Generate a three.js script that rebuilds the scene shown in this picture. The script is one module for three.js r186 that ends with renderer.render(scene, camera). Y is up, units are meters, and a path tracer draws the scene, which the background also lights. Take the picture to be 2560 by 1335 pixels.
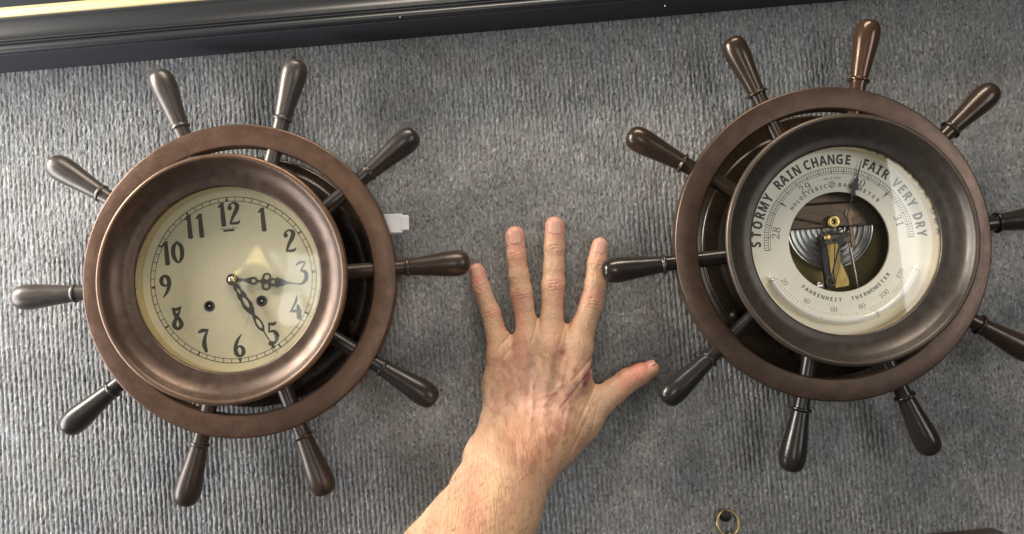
import * as THREE from 'three';
import { mergeGeometries, mergeVertices } from 'three/addons/utils/BufferGeometryUtils.js';
import { RoundedBoxGeometry } from 'three/addons/geometries/RoundedBoxGeometry.js';
import { RectAreaLightUniformsLib } from 'three/addons/lights/RectAreaLightUniformsLib.js';

// ---------------------------------------------------------------- camera, surroundings, lamps, exposure
const scene = new THREE.Scene();
RectAreaLightUniformsLib.init();
const W0 = 2560, H0 = 1335, FOCAL = 2009, DIST = 0.67, ROLL = THREE.MathUtils.degToRad(4.5);
const camera = new THREE.PerspectiveCamera(2 * Math.atan(H0 / 2 / FOCAL) * 180 / Math.PI, W0 / H0, 0.02, 30);
const rot = new THREE.Matrix4();
{ // the camera looks at the wall almost squarely, a little upward, and is rolled clockwise
  const n = new THREE.Vector3(17, -88.5, -FOCAL).normalize();
  const zc = n.clone().negate();
  const yc = new THREE.Vector3(-Math.sin(ROLL), Math.cos(ROLL), 0);
  yc.addScaledVector(n, -yc.dot(n)).normalize();
  const xc = new THREE.Vector3().crossVectors(yc, zc);
  rot.set(xc.x, xc.y, xc.z, 0, yc.x, yc.y, yc.z, 0, zc.x, zc.y, zc.z, 0, 0, 0, 0, 1);
  camera.position.set(0, 0, DIST);
  camera.quaternion.setFromRotationMatrix(rot);
  camera.updateMatrixWorld();
}
scene.add(camera);
const renderer = new THREE.WebGLRenderer({ antialias: true });
renderer.setSize(1024, 534);
renderer.toneMapping = THREE.LinearToneMapping;
renderer.toneMappingExposure = 0.88;
renderer.shadowMap.enabled = true;
scene.background = new THREE.Color().setRGB(0.125, 0.12, 0.115);   // the dim room behind the camera

const mm = 0.001;
// point of the plane z (metres off the wall) that a place of the photograph shows
function at(px, py, z = 0) {
  const d = new THREE.Vector3(px - W0 / 2, -(py - H0 / 2), -FOCAL).applyMatrix4(rot);
  return new THREE.Vector3(d.x, d.y, 0).multiplyScalar((z - DIST) / d.z).setZ(z);
}

// ---------------------------------------------------------------- helpers
const taken = {};
function numbered(name) { const k = taken[name] = (taken[name] ?? -1) + 1; return k ? name + '_' + String(k).padStart(3, '0') : name; }
function tag(o, label, category, group, kind) {
  o.userData = { label, category };
  if (group) o.userData.group = group;
  if (kind) o.userData.kind = kind;
  return o;
}
function thing(name, pos, label, category, group) {
  const o = new THREE.Group(); o.name = numbered(name); o.position.copy(pos); scene.add(o);
  return tag(o, label, category, group);
}
function part(name, geo, mat, parent) {
  const m = new THREE.Mesh(geo, mat); m.name = name; m.castShadow = m.receiveShadow = true; parent.add(m); return m;
}
let seed = 7;
function rnd() { seed = (seed * 1664525 + 1013904223) >>> 0; return seed / 4294967296; }
function hash(i, j, s = 0) {
  let h = (Math.imul(i, 374761393) + Math.imul(j, 668265263) + Math.imul(s, 1274126177)) | 0;
  h = Math.imul(h ^ (h >>> 13), 1274126177); h ^= h >>> 16;
  return (h >>> 0) / 4294967296;
}
function vn(x, y, s = 0, px = 0, py = 0) { // value noise, 0..1, tiling when px, py are given
  const i = Math.floor(x), j = Math.floor(y); let u = x - i, v = y - j;
  u = u * u * (3 - 2 * u); v = v * v * (3 - 2 * v);
  const w = (k, n) => n ? ((k % n) + n) % n : k;
  const a = hash(w(i, px), w(j, py), s), b = hash(w(i + 1, px), w(j, py), s), c = hash(w(i, px), w(j + 1, py), s), d = hash(w(i + 1, px), w(j + 1, py), s);
  return a + (b - a) * u + (c - a) * v + (a - b - c + d) * u * v;
}
function dataTexture(w, h, fn, srgb) {
  const a = new Uint8Array(w * h * 4);
  for (let y = 0; y < h; y++) for (let x = 0; x < w; x++) {
    const c = fn(x, y), o = (y * w + x) * 4;
    for (let k = 0; k < 3; k++) a[o + k] = Math.max(0, Math.min(255, (srgb ? enc(c[k]) : c[k]) * 255));
    a[o + 3] = 255;
  }
  const t = new THREE.DataTexture(a, w, h);
  if (srgb) t.colorSpace = THREE.SRGBColorSpace;
  t.magFilter = THREE.LinearFilter; t.minFilter = THREE.LinearMipmapLinearFilter; t.generateMipmaps = true;
  t.wrapS = t.wrapT = THREE.RepeatWrapping; t.needsUpdate = true;
  return t;
}
function enc(c) { c = Math.max(0, Math.min(1, c)); return c <= 0.0031308 ? 12.92 * c : 1.055 * Math.pow(c, 1 / 2.4) - 0.055; }
const rgb = (r, g, b) => new THREE.Color().setRGB(r, g, b);
const V2 = (a) => a.map(([x, y]) => new THREE.Vector2(x * mm, y * mm));
// profile [radius, height off the wall] in mm turned about the wall's normal
function turned(profile, seg = 128) { const g = new THREE.LatheGeometry(V2(profile), seg); g.rotateX(Math.PI / 2); return g; }
function smooth(pts, n) { // a finer run of points through the given ones
  const c = new THREE.CatmullRomCurve3(pts.map(([x, y]) => new THREE.Vector3(x, y, 0)), false, 'centripetal');
  return c.getPoints(n).map((p) => [p.x, p.y]);
}

// ---------------------------------------------------------------- lamps and windows (outside the frame)
function lamp(name, label, category, pos, target, w, h, color, radiance, glow, frame) {
  const o = thing(name, pos, label, category);
  o.lookAt(target);   // +z of a group looks at the target
  part(frame ? 'window_pane' : 'diffuser', new THREE.BoxGeometry(w, h, 0.012), new THREE.MeshStandardMaterial({ color: 0x111111, emissive: color, emissiveIntensity: glow }), o);
  const f = [];
  for (const s of [-1, 1]) {
    f.push(new THREE.BoxGeometry(0.05, h + 0.1, 0.05).translate(s * (w / 2 + 0.025), 0, -0.004));
    f.push(new THREE.BoxGeometry(w, 0.05, 0.05).translate(0, s * (h / 2 + 0.025), -0.004));
  }
  part(frame ? 'window_frame' : 'housing', mergeGeometries(f), new THREE.MeshStandardMaterial({ color: 0x8a8780, roughness: 0.6 }), o);
  const l = new THREE.RectAreaLight(color, radiance, w, h);
  l.position.copy(pos); l.lookAt(target); l.translateZ(-0);
  const dir = target.clone().sub(pos).normalize();
  l.position.addScaledVector(dir, 0.03); l.lookAt(target.clone());
  scene.add(l);
  return o;
}
const v3 = (x, y, z) => new THREE.Vector3(x, y, z);
lamp('window', 'bright daylight window on the left, close to the carpeted wall', 'window', v3(-0.86, -0.06, 0.21), v3(0, 0.0, 0.05), 0.28, 0.5, rgb(0.97, 0.98, 1.0), 17, 2, true);
lamp('wall_lamp', 'tall warm lamp on the far left, above the window', 'lamp', v3(-1.12, 0.52, 0.31), v3(0, -0.08, 0.05), 0.34, 0.5, rgb(1.0, 0.94, 0.84), 62, 3, false);
lamp('window', 'white daylight window behind the viewer on the far right', 'window', v3(1.78, 0.22, 2.1), v3(0.0, 0.0, 0.0), 0.7, 1.1, rgb(1.0, 0.98, 0.95), 7, 0.6, true);
lamp('window', 'small window behind the viewer on the left', 'window', v3(-0.22, 0.03, 2.5), v3(-0.1, 0.0, 0.0), 0.45, 0.85, rgb(0.97, 1.0, 0.95), 6.5, 0.4, true);
lamp('ceiling_lamp', 'long warm ceiling lamp above the viewer', 'lamp', v3(0.1, 1.4, 0.62), v3(0.05, 0.0, 0.05), 0.9, 0.26, rgb(1.0, 0.88, 0.73), 32, 1, false);
lamp('wall_lamp', 'small yellow upright lamp behind the viewer on the left', 'lamp', v3(-0.57, 0.27, 2.0), v3(-0.2, 0.0, 0.0), 0.07, 0.26, rgb(1.0, 0.8, 0.3), 12, 2, false);

// ---------------------------------------------------------------- carpeted wall
const X0 = -0.53, X1 = 0.52, Y0 = -0.29, Y1 = 0.31;
const RIB = 4.1 * mm;
function carpet(x, y) { // returns [height 0..1, tuft light 0..1]
  const wob = (vn(x / 0.04, y / 0.06, 3) - 0.5) * 0.0012 + (vn(x / 0.005, y / 0.006, 4) - 0.5) * 0.0006;
  const p = (x + wob) / RIB, k = Math.floor(p), f = p - k;
  const rib = Math.pow(Math.sin(Math.PI * f), 0.6);
  const tuft = vn(k * 7.3 + 0.5, y / 0.0052 + hash(k, 1) * 90, 5);
  const fuzz = vn(x / 0.0013, y / 0.0021, 6);
  const blot = vn(x / 0.022 + y / 0.06, y / 0.016 - x / 0.05, 7) * 0.6 + vn(x / 0.009, y / 0.011, 8) * 0.4;
  const flat = 0.42 + 0.58 * Math.min(1, Math.max(0, 0.55 + (vn(x / 0.07, y / 0.06, 10) - 0.5) * 1.3 - (y + 0.02) * 3.4 - x * 0.5));
  return [(rib * flat + (1 - flat) * (0.3 + 0.7 * (0.6 * vn(x / 0.0042 + y / 0.012, y / 0.0048 - x / 0.02, 12) + 0.4 * vn(x / 0.0019, y / 0.0023, 18)))) * (0.8 + 0.2 * tuft), fuzz, tuft, blot];
}
const CW = 2048, CH = 1170;
const px2 = (i) => X0 + (i + 0.5) / CW * (X1 - X0), py2 = (j) => Y0 + (j + 0.5) / CH * (Y1 - Y0);
const carpetMap = dataTexture(CW, CH, (i, j) => {
  const x = px2(i), y = py2(j), [h, fuzz, tuft, blot] = carpet(x, y);
  const fibre = hash(i, j >> 1, 9), streak = vn(x / 0.0011, y / 0.0042, 11);
  let l = 0.12 + 0.125 * (0.24 * tuft + 0.50 * fuzz + 0.26 * streak) * 2 * (0.62 + 0.65 * blot) * 0.75;
  l *= 0.8 + 0.4 * fibre;
  if (hash(i >> 1, j >> 2, 13) > 0.93) l *= 1.5;
  if (hash(i >> 1, j >> 2, 14) > 0.9) l *= 0.55;
  const warm = vn(x / 0.014, y / 0.02, 15) - 0.5;
  return [l * (1.0 + 0.05 * warm), l, l * (1.005 - 0.06 * warm)];
}, true);
const carpetBump = dataTexture(CW, CH, (i, j) => {
  const x = px2(i), y = py2(j), [, fuzz, tuft] = carpet(x, y);
  const h = 0.45 * fuzz + 0.25 * tuft + 0.3 * hash(i, j >> 1, 17);
  return [h, h, h];
});
const carpetMat = new THREE.MeshPhysicalMaterial({ map: carpetMap, bumpMap: carpetBump, bumpScale: 0.0005, roughness: 0.86, specularIntensity: 0.45, sheen: 0.3, sheenColor: rgb(0.5, 0.5, 0.5), sheenRoughness: 0.6 });
{
  const nx = 1800, ny = 260, g = new THREE.PlaneGeometry(X1 - X0, Y1 - Y0, nx, ny), p = g.attributes.position;
  g.translate((X0 + X1) / 2, (Y0 + Y1) / 2, 0);
  for (let i = 0; i < p.count; i++) {
    const [h, fuzz] = carpet(p.getX(i), p.getY(i));
    p.setZ(i, -0.0012 + 0.00115 * h + 0.0006 * fuzz);
  }
  g.computeVertexNormals();
  const wall = part('wall', g, carpetMat, scene);
  tag(wall, 'grey ribbed carpet covering the wall behind both ship wheel instruments', 'carpet wall', null, 'structure');
  const plain = new THREE.MeshStandardMaterial({ color: rgb(0.1, 0.1, 0.1), roughness: 0.95 });
  const bits = [[-1.3, X0, -1, 1.2], [X1, 1.3, -1, 1.2], [X0, X1, -1, Y0], [X0, X1, Y1, 1.2]].map(([a, b, c, d]) => new THREE.BoxGeometry(b - a, d - c, 0.02).translate((a + b) / 2, (c + d) / 2, -0.011));
  const round = part('wall_surround', mergeGeometries(bits), plain, scene);
  tag(round, 'plain grey carpet of the same wall beyond the picture', 'carpet wall', null, 'structure');
}

// ---------------------------------------------------------------- materials
const patina = dataTexture(512, 512, (i, j) => {
  const a = vn(i / 32, j / 64, 21, 16, 8) * 0.5 + vn(i / 8, j / 16, 22, 64, 32) * 0.3 + vn(i / 2, j / 4, 23, 256, 128) * 0.2;
  const l = 0.68 + 0.62 * (a - 0.2);
  return [l, l * 0.985, l * 0.97];
}, false);
const patinaRough = dataTexture(512, 512, (i, j) => {
  const a = vn(i / 40.96, j / 51.2, 24, 12.5 | 0, 10) * 0.5 + vn(i / 6.4, j / 6.4, 25, 80, 80) * 0.5;
  const l = 0.75 + 0.35 * (a - 0.5); return [l, l, l];
});
function rep(t, u, v) { const c = t.clone(); c.repeat.set(u, v); c.needsUpdate = true; return c; }
function bronze(r, g, b, rough, metal, u = 3, v = 1, extra = {}) {
  return new THREE.MeshPhysicalMaterial({ color: rgb(r, g, b), roughness: rough, metalness: metal, map: rep(patina, u, v), roughnessMap: rep(patinaRough, u, v), ...extra });
}
const glassMat = new THREE.MeshPhysicalMaterial({ color: 0xffffff, transmission: 1, thickness: 0, roughness: 0.03, ior: 1.5, specularIntensity: 1 });
const black = new THREE.MeshStandardMaterial({ color: rgb(0.025, 0.025, 0.03), roughness: 0.45, metalness: 0.3 });
const brass = new THREE.MeshStandardMaterial({ color: rgb(0.62, 0.45, 0.18), roughness: 0.35, metalness: 1 });
const paleBrass = new THREE.MeshStandardMaterial({ color: rgb(0.72, 0.62, 0.42), roughness: 0.22, metalness: 1 });
const steel = new THREE.MeshStandardMaterial({ color: rgb(0.62, 0.61, 0.6), roughness: 0.3, metalness: 1 });
const darkSteel = new THREE.MeshStandardMaterial({ color: rgb(0.10, 0.085, 0.07), roughness: 0.4, metalness: 0.8 });

// ---------------------------------------------------------------- the ship wheel cases
function spokeProfile(seedNo) { // [radius, distance from the axis] in mm
  const w = 1 + (hash(seedNo, 3) - 0.5) * 0.03;
  const low = [[6.1, 76], [6.1, 118], [6.2, 129], [6.5, 131]];
  const grip = smooth([[6.6, 134.2], [7.2 * w, 140], [8.1 * w, 149], [9.3 * w, 159], [10.1 * w, 167], [10.0 * w, 173], [8.4, 178.6], [5.0, 181.6], [0.01, 182.5]], 40);
  return [...low, [6.6, 134], ...grip];
}
function shipWheel(root, M, plateR) {
  // back plate on the wall, with a step and screws
  const plate = part('back_plate', turned([[0.01, 9], [82, 9], [94, 9], [95.5, 8.6], [96.5, 6.5], [plateR - 2, 6], [plateR - 0.5, 5.4], [plateR, 4], [plateR, 0.2]], 128), M.plate, root);
  for (let k = 0; k < 3; k++) {
    const a = (k * 120 + 118) * Math.PI / 180;
    const s = part('screw', turned([[0.01, 1.3], [2.6, 1.0], [3.4, 0.1], [3.4, -0.5]], 24), M.screw, plate);
    s.position.set(Math.sin(a) * 90 * mm, Math.cos(a) * 90 * mm, 9 * mm);
  }
  part('case', turned([[82, 9], [82, 22], [83, 23], [83, 43], [82, 44], [82, 62], [86, 67]], 128), M.plate, root);
  for (let k = 0; k < 10; k++) {
    const th = (18 + 36 * k) * Math.PI / 180;
    const mat = M.spoke[M.pick ? M.pick[k] : k % M.spoke.length];
    const s = part('spoke', new THREE.LatheGeometry(V2(spokeProfile(k)), 32), mat, root);
    s.position.z = 33 * mm; s.rotation.z = -th; s.rotation.order = 'ZYX'; s.rotation.y = hash(k, 8) * 6;
    const c = part('collar', new THREE.LatheGeometry(V2(smooth([[6.2, 131.3], [M.collarR - 0.3, 131.7], [M.collarR, 132.5], [M.collarR - 0.1, 133.3], [7.1, 134.2], [6.5, 135]], 16)), 32), mat, s);
  }
  part('wheel_rim', turned([[106.4, 27.4], [106, 28.2], [106, 38.6], [106.6, 39.5], [107.6, 40], [115, 40.3], [122.4, 40], [123.6, 39.3], [124, 38.2], [124, 28.2], [123.4, 27.2], [115, 26.9], [106.4, 27.4]], 180), M.rim, root);
}
function bezel(root, M, openR) {
  const prof = [[openR - 0.2, 63.2], [openR, 64.4], [openR + 0.8, 65.2], ...smooth([[openR + 1.6, 65.4], [78, 66.6], [82, 68.6], [86, 71.8], [88.2, 75.0]], 24), ...smooth([[88.9, 76.4], [90.2, 77.8], [91.8, 78.1], [93.2, 77.2], [93.8, 75.4], [93.4, 73.6], [92.2, 72.0], [89, 69.4]], 24), [84, 66.5]];
  const g = turned(prof, 180), p = g.attributes.position, c = new Float32Array(p.count * 3);
  for (let i = 0; i < p.count; i++) { // the rim's edge is rubbed down to brighter copper
    const r = Math.hypot(p.getX(i), p.getY(i)) / mm, z = p.getZ(i) / mm, a = Math.atan2(p.getY(i), p.getX(i));
    const worn = r > 90.1 && z > 75.4 ? 0.55 + 0.45 * vn(a * 4, r / 1.6, 31) : 0;
    const e = Math.min(1, worn * M.wear);
    c[i * 3] = 1 + e * 1.5; c[i * 3 + 1] = 1 + e * 1.2; c[i * 3 + 2] = 1 + e * 0.75;
  }
  g.setAttribute('color', new THREE.BufferAttribute(c, 3));
  part('bezel', g, M.bezel, root);
  part('inner_ring', turned([[openR + 0.5, 50.5], [openR + 0.1, 50.6], [openR - 0.1, 62.9], [openR + 0.6, 63.9]], 128), M.inner, root);
}
const wavyGlass = glassMat.clone(); wavyGlass.roughness = 0.1; wavyGlass.bumpMap = dataTexture(256, 256, (i, j) => { const h = 0.65 * vn(i / 42, j / 60, 91) + 0.35 * vn(i / 24 + j / 90, j / 30, 92); return [h, h, h]; }); wavyGlass.bumpScale = 0.0016;
function glassDome(root, r, z, sag, wavy) {
  const pts = []; for (let i = 0; i <= 16; i++) { const q = i / 16 * r; pts.push([Math.max(q, 0.01), z + sag * (1 - (q / r) ** 2)]); }
  const g = turned(pts, 96), p = g.attributes.position; for (let i = 0; i < p.count; i++) g.attributes.uv.setXY(i, p.getX(i) / 0.15 + 0.5, p.getY(i) / 0.15 + 0.5);
  return part('glass', g, wavy ? wavyGlass : glassMat, root);
}
function discWithHoles(R, holes, seg = 128) {
  const s = new THREE.Shape(); s.absarc(0, 0, R * mm, 0, Math.PI * 2);
  for (const [x, y, r] of holes) { const h = new THREE.Path(); h.absarc(x * mm, y * mm, r * mm, 0, Math.PI * 2, true); s.holes.push(h); }
  const g = new THREE.ShapeGeometry(s, seg), p = g.attributes.position, uv = g.attributes.uv;
  for (let i = 0; i < p.count; i++) uv.setXY(i, 0.5 + p.getX(i) / (2 * R * mm), 0.5 + p.getY(i) / (2 * R * mm));
  return g;
}
const DR = 74, CS = 1480, K = CS / (2 * DR); // dial radius in mm, canvas side, pixels per mm
function dialCanvas(paint) {
  const cv = document.createElement('canvas'); cv.width = cv.height = CS;
  const ctx = cv.getContext('2d'); ctx.save(); ctx.translate(CS / 2, CS / 2); paint(ctx); ctx.restore();
  const t = new THREE.CanvasTexture(cv); t.colorSpace = THREE.SRGBColorSpace; t.anisotropy = 8; return t;
}
function brush(ctx, pts, x, y, s) { // a pen line of varying width
  const c = new THREE.CatmullRomCurve3(pts.map((p) => new THREE.Vector3(p[0], p[1], p[2])), false, 'centripetal');
  for (let i = 0; i <= 90; i++) { const p = c.getPoint(i / 90); ctx.beginPath(); ctx.arc(x + p.x * s, y + p.y * s, Math.max(0.3, p.z * 1.4 * s / 2), 0, 7); ctx.fill(); }
}
const SIX = [[[.40, .02, .03], [.22, .24, .09], [.09, .58, .13], [.13, .86, .13], [.27, .96, .08], [.42, .82, .13], [.40, .62, .11], [.27, .52, .06], [.12, .64, .05]]];
const DIGIT = {
  1: [[[.10, .17, .05], [.22, .08, .10]], [[.27, .05, .11], [.27, .5, .14], [.28, .95, .15]], [[.18, .985, .03], [.38, .985, .03]], [[.18, .03, .03], [.34, .02, .05]]],
  2: [[[.10, .25, .14], [.10, .12, .07], [.26, .03, .06], [.43, .15, .13], [.38, .36, .14], [.20, .66, .10], [.09, .92, .07]], [[.08, .95, .05], [.26, .94, .09], [.42, .93, .08], [.50, .84, .03]]],
  3: [[[.05, .14, .05], [.18, .04, .07], [.42, .05, .05], [.24, .38, .05]], [[.22, .40, .05], [.41, .48, .11], [.44, .74, .14], [.28, .94, .09], [.06, 1.0, .03]]],
  4: [[[.36, .0, .03], [.30, .25, .08], [.05, .66, .05]], [[.02, .69, .06], [.26, .68, .09], [.52, .69, .04]], [[.37, .46, .08], [.38, .7, .15], [.38, .98, .15]], [[.28, .995, .03], [.48, .995, .03]]],
  5: [[[.46, .02, .03], [.34, .09, .10], [.14, .07, .08]], [[.14, .08, .06], [.11, .42, .06]], [[.11, .42, .05], [.30, .40, .09], [.44, .60, .15], [.34, .88, .1], [.06, 1.0, .03]]],
  6: SIX,
  7: [[[.03, .14, .04], [.18, .08, .12], [.46, .06, .05]], [[.44, .07, .06], [.30, .38, .10], [.25, .7, .15], [.31, .98, .10]]],
  8: [[[.08, .05, .06], [.26, .1, .10], [.44, .03, .06]], [[.43, .05, .05], [.34, .28, .08], [.15, .6, .12], [.10, .80, .14], [.26, .96, .09], [.42, .80, .14], [.37, .58, .12], [.20, .36, .13], [.10, .08, .06]]],
  9: [SIX[0].map(([x, y, w]) => [.52 - x, 1 - y, w])],
  0: [[[.26, .05, .06], [.09, .28, .13], [.09, .72, .13], [.26, .96, .06], [.43, .72, .13], [.43, .28, .13], [.26, .05, .06]]],
};
function numeral(ctx, n, x, y, hgt) {
  const t = String(n), adv = 0.50; let w = t.length * adv; let q = x - w * hgt / 2;
  for (const ch of t) { for (const b of DIGIT[ch]) brush(ctx, b, q, y - hgt / 2, hgt); q += adv * hgt; }
}
function arcText(ctx, text, r, a0, a1, font, bottom, narrow = 1) {
  ctx.font = font; ctx.textAlign = 'center'; ctx.textBaseline = 'middle';
  [...text].forEach((ch, i) => {
    const a = (a0 + (a1 - a0) * i / Math.max(1, text.length - 1)) * Math.PI / 180;
    ctx.save(); ctx.rotate(bottom ? -a : a); ctx.translate(0, bottom ? r * K : -r * K); ctx.scale(narrow, 1); ctx.fillText(ch, 0, 0); if (narrow < 1) { ctx.lineWidth = 0.34 * K; ctx.strokeText(ch, 0, 0); } ctx.restore();
  });
}
function agedGround(ctx, base, spots, s0) {
  ctx.fillStyle = base; ctx.fillRect(-CS / 2, -CS / 2, CS, CS);
  for (let i = 0; i < spots; i++) {
    const a = hash(i, 1, s0) * 6.283, r = Math.sqrt(hash(i, 2, s0)) * 74 * K, q = 2 + hash(i, 3, s0) ** 3 * 46;
    ctx.fillStyle = hash(i, 4, s0) > 0.5 ? 'rgba(120,100,60,0.025)' : 'rgba(255,250,230,0.03)';
    ctx.beginPath(); ctx.ellipse(Math.cos(a) * r, Math.sin(a) * r, q, q * (0.4 + hash(i, 5, s0)), hash(i, 6, s0) * 3, 0, 7); ctx.fill();
  }
}
function ext(shape, z0, depth = 0.5) { const g = new THREE.ExtrudeGeometry(shape, { depth: depth * mm, bevelEnabled: false, curveSegments: 16 }); g.translate(0, 0, z0 * mm); return g; }
function poly(pts) { const s = new THREE.Shape(); pts.forEach(([x, y], i) => i ? s.lineTo(x * mm, y * mm) : s.moveTo(x * mm, y * mm)); return s; }
function ring(x, y, r, q) { const s = new THREE.Shape(); s.absarc(x * mm, y * mm, r * mm, 0, Math.PI * 2); if (q) { const h = new THREE.Path(); h.absarc(x * mm, y * mm, q * mm, 0, Math.PI * 2, true); s.holes.push(h); } return s; }
const mirror = (half) => [...half, ...half.slice().reverse().map(([x, y]) => [-x, y])];

// ---------------------------------------------------------------- clock
{
  const axis = at(596, 700, 0.04).setZ(0);
  const root = thing('ship_wheel_clock', axis, 'bronze ship wheel wall clock with cream numeral dial, left of the hand', 'clock');
  const M = {
    plate: bronze(0.034, 0.022, 0.016, 0.36, 0.4, 4, 1), screw: bronze(0.12, 0.09, 0.07, 0.4, 0.8),
    rim: bronze(0.13, 0.074, 0.05, 0.5, 0.55, 5, 1), collar: bronze(0.10, 0.08, 0.068, 0.36, 0.5), collarR: 7.5,
    pick: [0, 2, 1, 3, 1, 1, 2, 0, 0, 0], spoke: [bronze(0.085, 0.073, 0.066, 0.5, 0.45, 2, 1), bronze(0.06, 0.042, 0.033, 0.46, 0.35, 2, 1), bronze(0.05, 0.043, 0.04, 0.4, 0.4, 2, 1), bronze(0.034, 0.029, 0.026, 0.42, 0.35, 2, 1)],
    bezel: bronze(0.092, 0.06, 0.045, 0.53, 0.55, 6, 1, { vertexColors: true }), inner: paleBrass, wear: 0.7,
  };
  shipWheel(root, M, 104);
  bezel(root, M, 70.4);
  const dark = '#33302b';
  const face = dialCanvas((ctx) => {
    agedGround(ctx, '#b6af94', 900, 51);
    ctx.fillStyle = dark; ctx.strokeStyle = dark;
    for (const [r, w] of [[64.2, 0.62], [61.0, 0.5]]) { ctx.lineWidth = w * K; ctx.beginPath(); ctx.arc(0, 0, r * K, 0, 7); ctx.stroke(); }
    for (let i = 0; i < 60; i++) {
      ctx.save(); ctx.rotate(i * Math.PI / 30);
      if (i % 15 === 0) { ctx.beginPath(); ctx.moveTo(-1.5 * K, -61.2 * K); ctx.lineTo(1.5 * K, -61.2 * K); ctx.lineTo(0, -64.6 * K); ctx.fill(); }
      else { const w = i % 5 ? 0.55 : 1.4; ctx.fillRect(-w / 2 * K, -64.2 * K, w * K, 3 * K); }
      ctx.restore();
    }
    for (let n = 1; n <= 12; n++) { const a = n * Math.PI / 6; numeral(ctx, n, Math.sin(a) * 53 * K, -Math.cos(a) * 51.2 * K, 17.6 * K); }
    // the small dark maker's mark under 12
    ctx.fillRect(-4.6 * K, -39.2 * K, 8.6 * K, 1.7 * K);
    for (let i = 0; i < 9; i++) ctx.fillRect((-6.6 + i * 1.5) * K, (-40.6 + (i % 3) * 0.3) * K, 0.7 * K, 0.9 * K);
    // fine crack
    ctx.strokeStyle = 'rgba(70,60,35,0.6)'; ctx.lineWidth = 0.22 * K; ctx.beginPath(); ctx.moveTo(10 * K, 22 * K); ctx.bezierCurveTo(11.5 * K, 28 * K, 8 * K, 33 * K, 6 * K, 36.5 * K); ctx.stroke();
    ctx.strokeStyle = 'rgba(90,75,45,0.28)'; ctx.beginPath(); ctx.moveTo(-36 * K, 30 * K); ctx.bezierCurveTo(-28 * K, 25 * K, -22 * K, 32 * K, -10 * K, 27 * K); ctx.stroke();
  });
  const holes = [[-20.3, -18.5, 3.6], [20.3, -18.5, 3.6]];
  const dial = part('dial', discWithHoles(DR, holes), new THREE.MeshPhysicalMaterial({ map: face, roughness: 0.42, metalness: 0.12 }), root);
  dial.position.z = 51 * mm; dial.rotation.z = 1.2 * Math.PI / 180;
  for (const [x, y] of holes) {
    const g = part('winding_hole', turned([[2.5, -3], [2.6, 0.3], [3.1, 0.6], [4.0, 0.5], [4.2, 0.05]], 32), black, dial); g.position.set(x * mm, y * mm, 0);
    const a = part('winding_arbor', new THREE.CylinderGeometry(1.05 * mm, 1.25 * mm, 4 * mm, 4).rotateX(Math.PI / 2), steel, dial); a.position.set(x * mm, y * mm, -2.4 * mm);
  }
  const inside = part('movement_plate', new THREE.CylinderGeometry(60 * mm, 60 * mm, 2 * mm, 48).rotateX(Math.PI / 2), darkSteel, root); inside.position.z = 42 * mm;
  const handMat = new THREE.MeshStandardMaterial({ color: rgb(0.05, 0.048, 0.046), roughness: 0.38, metalness: 0.6 });
  const hour = [
    ext(ring(0, 0, 4.6, 1.2), 0), ext(poly(mirror([[1.5, 4], [1.2, 9], [1.9, 12], [3.0, 15]])), 0.03), ext(ring(0, 16.5, 3.2, 1.5), 0.06),
    ext(poly(mirror([[0.9, 19], [0.8, 23]])), 0.09), ext(ring(-3.4, 26.5, 3.5, 1.9), 0.12), ext(ring(3.4, 26.5, 3.5, 1.9), 0.15), ext(ring(0, 31.4, 3.2, 1.5), 0.18), ext(ring(0, 24, 2.4, 0), 0.21),
    ext(poly(mirror([[1.6, 33], [4.2, 34.5], [2.9, 36.5], [3.0, 39], [1.4, 41.5], [0.5, 46], [0.25, 53]])), 0.24)];
  const h = part('hour_hand', mergeGeometries(hour), handMat, root); h.position.z = 53.2 * mm; h.rotation.z = -98 * Math.PI / 180;
  const leaf = poly(mirror([[1.2, 3], [2.8, 8], [2.2, 10], [3.6, 15], [3.0, 17.5], [4.0, 23], [3.0, 28], [1.2, 32]]));
  { const q = new THREE.Path(); q.absellipse(0, 21 * mm, 1.5 * mm, 4.6 * mm, 0, Math.PI * 2, true); leaf.holes.push(q); const w = new THREE.Path(); w.absellipse(0, 10.5 * mm, 0.9 * mm, 2.4 * mm, 0, Math.PI * 2, true); leaf.holes.push(w); }
  const bud = poly(mirror([[0.9, 31], [2.0, 35], [2.9, 40], [2.4, 44], [0.8, 47]]));
  { const q = new THREE.Path(); q.absellipse(0, 40 * mm, 1.4 * mm, 4.2 * mm, 0, Math.PI * 2, true); bud.holes.push(q); }
  const minute = [ext(ring(0, 0, 4, 1.2), 0), ext(leaf, 0.03), ext(bud, 0.06), ext(poly(mirror([[0.5, 46.5], [0.4, 56], [2.4, 57.2], [0.8, 59], [1.6, 61.4], [0.3, 62.5], [0.15, 67]])), 0.09)];
  const mi = part('minute_hand', mergeGeometries(minute), handMat, root); mi.position.z = 54.6 * mm; mi.rotation.z = -152 * Math.PI / 180;
  part('hand_hub', turned([[0.01, 57.2], [1.2, 57], [2.2, 56.4], [2.6, 55.2], [2.6, 51.5]], 32), paleBrass, root);
  glassDome(root, 70.8, 62.4, 5.5, true);
}

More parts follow.
